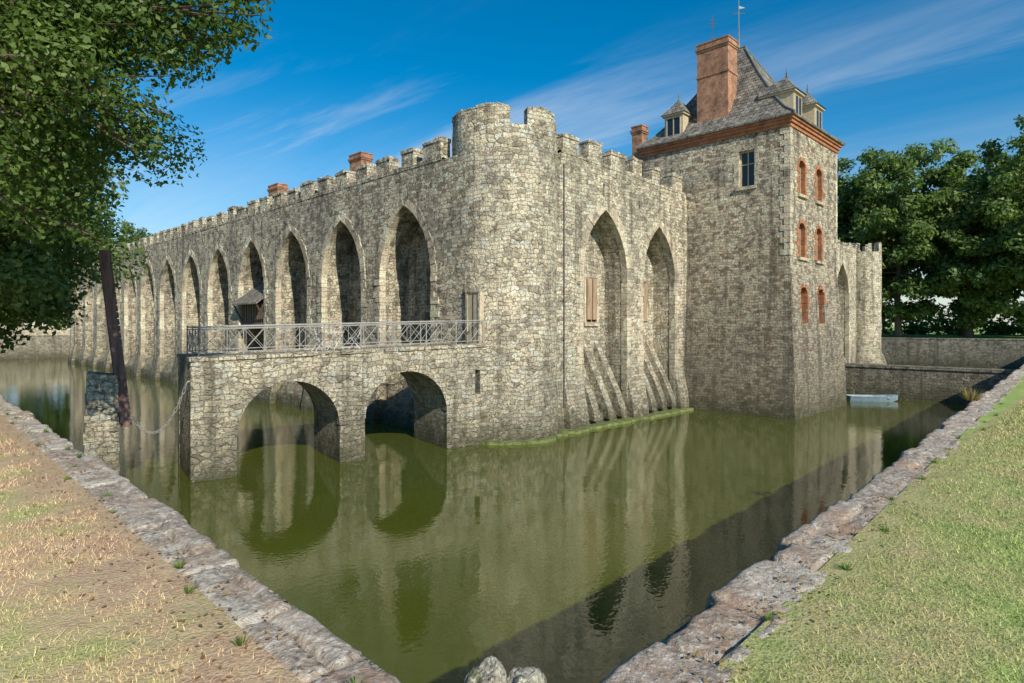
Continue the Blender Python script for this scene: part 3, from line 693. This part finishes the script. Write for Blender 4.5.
def tree(name,base,ctr,rad,nc,count,size,seed,mat,trunk_r=.4,extra=None,crf=(.14,.26),root=None,shell=.40):
    rng=np.random.default_rng(seed); rr=random.Random(seed)
    e=root or empty(name)
    d=rng.normal(size=(nc,3)); d/=np.linalg.norm(d,axis=1,keepdims=True)
    lump=1+.22*np.array([mn.noise(Vector(x)*1.6+Vector((seed,0,0))) for x in d])[:,None]
    cent=np.array(ctr)+d*(rng.random((nc,1))**shell)*lump*np.array(rad)
    cr=rng.uniform(*crf,(nc,1))*np.mean(rad)
    if extra:
        cent=np.vstack([cent,np.array([x[:3] for x in extra])]); cr=np.vstack([cr,np.array([[x[3]] for x in extra])])
    v,t=leaves(cent,cr,count,size,rng); fastmesh(name+'_foliage',v,4,mat,e,t)
    bm=bmesh.new(); b=Vector(base); c=Vector(ctr); f=Vector((c.x,c.y,c.z-rad[2]*.35))
    tp=[b,b.lerp(f,.08),b.lerp(f,.4)+Vector((.15,-.1,0)),b.lerp(f,.75),f,Vector((c.x+.3,c.y,c.z+rad[2]*.5))]
    tube(bm,tp,[trunk_r*1.5,trunk_r,trunk_r*.85,trunk_r*.7,trunk_r*.5,trunk_r*.12],10)
    pick=list(range(0,nc,max(1,nc//26)))+(list(range(nc,len(cent))) if extra else [])
    for i in pick:
        q=Vector(cent[i]); s=tp[3].lerp(tp[5],rr.random()*.8); s=Vector((s.x,s.y,min(s.z,q.z+1)));m=s.lerp(q,.5)+Vector((rr.uniform(-.4,.4),rr.uniform(-.4,.4),.12*(q-s).length))
        tube(bm,[s,m,q],[trunk_r*.32,trunk_r*.18,.02],6)
        for _ in range(3):
            q2=q+Vector((rr.uniform(-1,1),rr.uniform(-1,1),rr.uniform(-.6,.6)))*cr[i,0]; tube(bm,[m.lerp(q,.6),q2],[.04,.01],4)
    mk(name+'_trunk',bm,M_bark,e); return e
def cw(px,py,d):
    X=(px-512)/620*d; return (.7025*X+.7117*d,-.712*X+.702*d,5.2-(py-325)/620*d)
c=cw(-130,-20,12.5)
ex=[(*cw(x,y,d),r) for x,y,d,r in ((150,20,12,1.1),(205,15,12.5,.9),(235,20,12,.7),(175,60,12.5,.8),(120,100,12,.9),(80,130,12.5,.9),(140,125,12.3,.7),(60,60,11,1.2),(30,120,12,1.2),(190,-30,12,1.2),(110,40,13,1.2),(60,165,13,.9),(215,45,12.3,.5),(150,148,12.2,.35),(20,30,12,1.3),(90,0,12,1.2),(20,170,12,1.0),(80,200,13,.8),(40,215,13,.9),(90,235,13,.5),(250,-5,12.5,.5))]
tree('chestnut_tree',(c[0]-1,c[1]+1,GZ-.05),(c[0],c[1],c[2]),(5.6,5.6,4.4),120,95000,.135,11,M_leaf,.38,ex)
c=cw(-85,205,24)
tree('linden_tree',(c[0]-.8,c[1],GZ-.05),(c[0],c[1],10.3),(6.6,7.0,6.6),200,85000,.25,5,M_leaf2,.42,shell=.3)
row=empty('tree_row')
proto=[]
for i,(h,wd,sd) in enumerate(((26.5,7.6,21),(25,7.2,22),(27.5,7.8,23))):
    root=empty('t'); root.parent=row
    tree('row_tree_%d'%i,(0,0,0),(0,0,h*.54),(wd,wd,h*.45),160,24000,.62,sd,M_leaf2,.45,root=root,crf=(.13,.22),shell=.33)
    proto.append(root)
def inst(src,loc,s,rz):
    e=bpy.data.objects.new('tree_instance',None); link(e,row); e.location=loc; e.scale=(s,s,s*random.uniform(.93,1.07)); e.rotation_euler=(0,0,rz)
    for ch in src.children:
        o=bpy.data.objects.new(ch.name+'_i',ch.data); link(o,e)
spots=[]
for i in range(12): spots.append((100+random.uniform(-3,3),-16+i*7.6,random.uniform(.94,1.03)))
for i in range(8): spots.append((120+random.uniform(-4,4),-26+i*11,random.uniform(.95,1.1)))
for i in range(8): spots.append((-10+i*9+random.uniform(-2,2),142+random.uniform(-4,6),random.uniform(.74,.9)))
for j,(x,y,s) in enumerate(spots):
    inst(proto[j%3],(x,y,GZ),s,random.uniform(0,6.28))
for i,p in enumerate(proto): p.location=(150+i*9,170,GZ)
rng=np.random.default_rng(3)
cent=np.vstack([np.stack([rng.uniform(128,140,600),rng.uniform(-80,120,600),rng.uniform(3.5,8.0,600)],1),
                np.stack([rng.uniform(-60,60,200),rng.uniform(156,164,200),rng.uniform(3.5,8,200)],1)])
v,t=leaves(cent,np.full((len(cent),1),1.9),34000,.9,rng); fastmesh('hedge',v,4,M_leaf2,None,t)
def blades(n,xr,yr,cond,name):
    rng=np.random.default_rng(n); 
    x=rng.uniform(*xr,n); y=rng.uniform(*yr,n); d=.7117*x+.702*y; X=.7025*x-.712*y
    keep=(d>1.8)&(np.abs(X)<d*1.0+1)&(rng.random(n)<np.clip((4.5/np.maximum(d,1))**1.5,.04,1))&cond(x,y)
    x=x[keep];y=y[keep];d=d[keep]; m=len(x)
    h=rng.uniform(.012,.045,m)*np.clip(d/8,.9,1.6); wd=rng.uniform(.0020,.0038,m)*np.clip(d/4,1,3.5)
    a=rng.uniform(0,6.28,m); l=rng.normal(0,.6,(m,2))*h[:,None]
    z=np.full(m,GZ-.002)
    v=np.stack([np.stack([x-np.cos(a)*wd,y-np.sin(a)*wd,z],1),np.stack([x+np.cos(a)*wd,y+np.sin(a)*wd,z],1),np.stack([x+l[:,0],y+l[:,1],z+h],1)],1)
    fastmesh(name,v,3,M_blade,None,rng.random(m)); return m
def pn(x,y,s): return np.sin(x*s+1.3*np.sin(y*s*1.7))*np.sin(y*s*1.1+1.7*np.sin(x*s*.8+2))
nb=blades(800000,(-11,1.34),(0,22),lambda x,y:(y>x)&((pn(x,y,2.2)+pn(x,y,6)*.6+np.clip(.9-x,-1,1.3))>RNG.uniform(-.9,.7,len(x))),'grass')
nb2=blades(1100000,(0,32),(-12,1.6),lambda x,y:(y<=x)&(y<1.22+.04*(x-1.7)+.08*np.sin(x*5)+.05*np.sin(x*13))&((pn(x,y,2.2)+np.clip(1.6-y,-1,1.5))>RNG.uniform(-1.2,.6,len(x))),'grass')
rng=np.random.default_rng(5); n=3000
s=rng.uniform(1.5,22,n); o=np.abs(rng.normal(0,.4,n)); side=rng.random(n)<.6
x=np.where(side,A[0]+.0145*s-.25-o,s); y=np.where(side,s,A[1]+.04*s-.3-o*.6); keepm=(np.minimum(x,y)<1.75); x=x[keepm];y=y[keepm];n=len(x)
cent=np.stack([x,y,np.full(n,GZ+.01)],1); a=rng.uniform(0,6.28,n); t=np.stack([np.cos(a),np.sin(a),rng.normal(0,.2,n)],1); b=np.stack([-np.sin(a),np.cos(a),rng.normal(0,.25,n)],1); sz=rng.uniform(.008,.022,(n,1)); cent[:,2]+=rng.uniform(0,.015,n)
v=np.stack([cent-t*sz,cent+b*sz*.6,cent+t*sz,cent-b*sz*.6],1)
fastmesh('leaf_litter',v,4,leafmat('dry_leaf',(.24,.14,.08),(.38,.24,.13),(.5,.36,.20)),None,rng.random(n))
def tufts(name,spots,mat):
    V=[];T=[]
    for (x,y,z,h,nn,sp) in spots:
        a=rng.uniform(0,6.28,nn); r=rng.uniform(0,sp,nn); hh=h*rng.uniform(.5,1,nn); bx=x+np.cos(a)*r*.3; by=y+np.sin(a)*r*.3
        w=.006+h*.012
        V.append(np.stack([np.stack([bx-np.sin(a)*w,by+np.cos(a)*w,np.full(nn,z)],1),np.stack([bx+np.sin(a)*w,by-np.cos(a)*w,np.full(nn,z)],1),np.stack([bx+np.cos(a)*r,by+np.sin(a)*r,z+hh],1)],1)); T.append(rng.random(nn))
    fastmesh(name,np.concatenate(V),3,mat,None,np.concatenate(T))
tufts('dry_weed',[(17.2,2.45,GZ,.38,90,.3),(17.5,2.4,GZ,.25,60,.25)],leafmat('straw',(.30,.22,.11),(.40,.30,.15),(.5,.4,.22)))
sp=[(A[0]+.02*i-.45+random.uniform(-.1,.3),2.4+i*.8+random.uniform(-.3,.3),GZ-.01,random.uniform(.03,.08),30,.06) for i in range(18)]+[(2.5+i*1.1,A[1]+.04*i-.5+random.uniform(-.05,.2),GZ-.01,random.uniform(.04,.1),30,.08) for i in range(16)]
tufts('wall_weeds',sp,leafmat('weed_green',(.12,.18,.05),(.2,.28,.08),(.28,.36,.12)))
# ------------------------------------------------------------ light
el=R(32); hx,hy=-.30,-.94; hl=math.hypot(hx,hy); hx/=hl; hy/=hl
sd=Vector((hx*math.cos(el),hy*math.cos(el),math.sin(el)))
L=bpy.data.lights.new('sun','SUN'); L.energy=5.0; L.angle=R(.5); L.color=(1,.93,.78)
so=link(bpy.data.objects.new('sun',L)); so.rotation_euler=sd.to_track_quat('Z','Y').to_euler()
W=bpy.data.worlds.new('World'); S.world=W; W.use_nodes=True; t=W.node_tree; t.nodes.clear()
class WN(N):
    def __init__(s,t): s.t=t
k=WN(t)
o=k.n('ShaderNodeOutputWorld'); bg=k.n('ShaderNodeBackground'); k.l(bg.outputs[0],o.inputs[0]); bg.inputs[1].default_value=.13
sky=k.n('ShaderNodeTexSky',sky_type='NISHITA'); sky.sun_disc=False; sky.sun_elevation=el; sky.sun_rotation=math.atan2(hx,hy); sky.air_density=1.0; sky.dust_density=.3; sky.ozone_density=3
hs=k.n('ShaderNodeHueSaturation'); hs.inputs['Saturation'].default_value=1.55; hs.inputs['Hue'].default_value=.492; hs.inputs['Value'].default_value=1.0; k.l(sky.outputs[0],hs.inputs['Color'])
G=k.n('ShaderNodeTexCoord').outputs['Generated']; s=k.n('ShaderNodeSeparateXYZ'); k.l(G,s.inputs[0])
den=k.math('ADD',k.math('MAXIMUM',s.outputs[2],0),.12); cx=k.n('ShaderNodeCombineXYZ'); k.l(k.math('DIVIDE',s.outputs[0],den),cx.inputs[0]); k.l(k.math('DIVIDE',s.outputs[1],den),cx.inputs[1])
rot=k.n('ShaderNodeMapping'); k.l(cx.outputs[0],rot.inputs[0]); rot.inputs['Rotation'].default_value=(0,0,R(48)); rot.inputs['Scale'].default_value=(1.5,.5,1); rot.inputs['Location'].default_value=(.4,1.1,0)
c1=k.noise(rot.outputs[0],.9,8,.62,.9).outputs[0]; c2=k.noise(rot.outputs[0],.3,2,.5).outputs[0]
cm=k.math('MULTIPLY',k.mr(c1,.45,.75,0,.9,True),k.mr(c2,.34,.54,.15,1,True))
haze=k.math('MULTIPLY',k.mr(s.outputs[2],.38,.04,0,.65,True),k.mr(c1,.3,.6,.3,1))
lowf=k.mr(s.outputs[2],.42,.24,.06,1); cm=k.math('MULTIPLY',cm,lowf); cm=k.math('MAXIMUM',cm,haze)
col=k.mix(k.math('MULTIPLY',cm,.9),hs.outputs[0],(5.4,5.9,6.5))
k.l(col,bg.inputs[0])
cd=bpy.data.cameras.new('camera'); cam=link(bpy.data.objects.new('camera',cd)); cd.sensor_width=36; cd.lens=21.8; cd.shift_y=-16.5/1024; cd.clip_end=4000; cd.clip_start=.05
cam.location=(0,0,5.2); cam.rotation_euler=(R(90),0,R(-45.4)); S.camera=cam
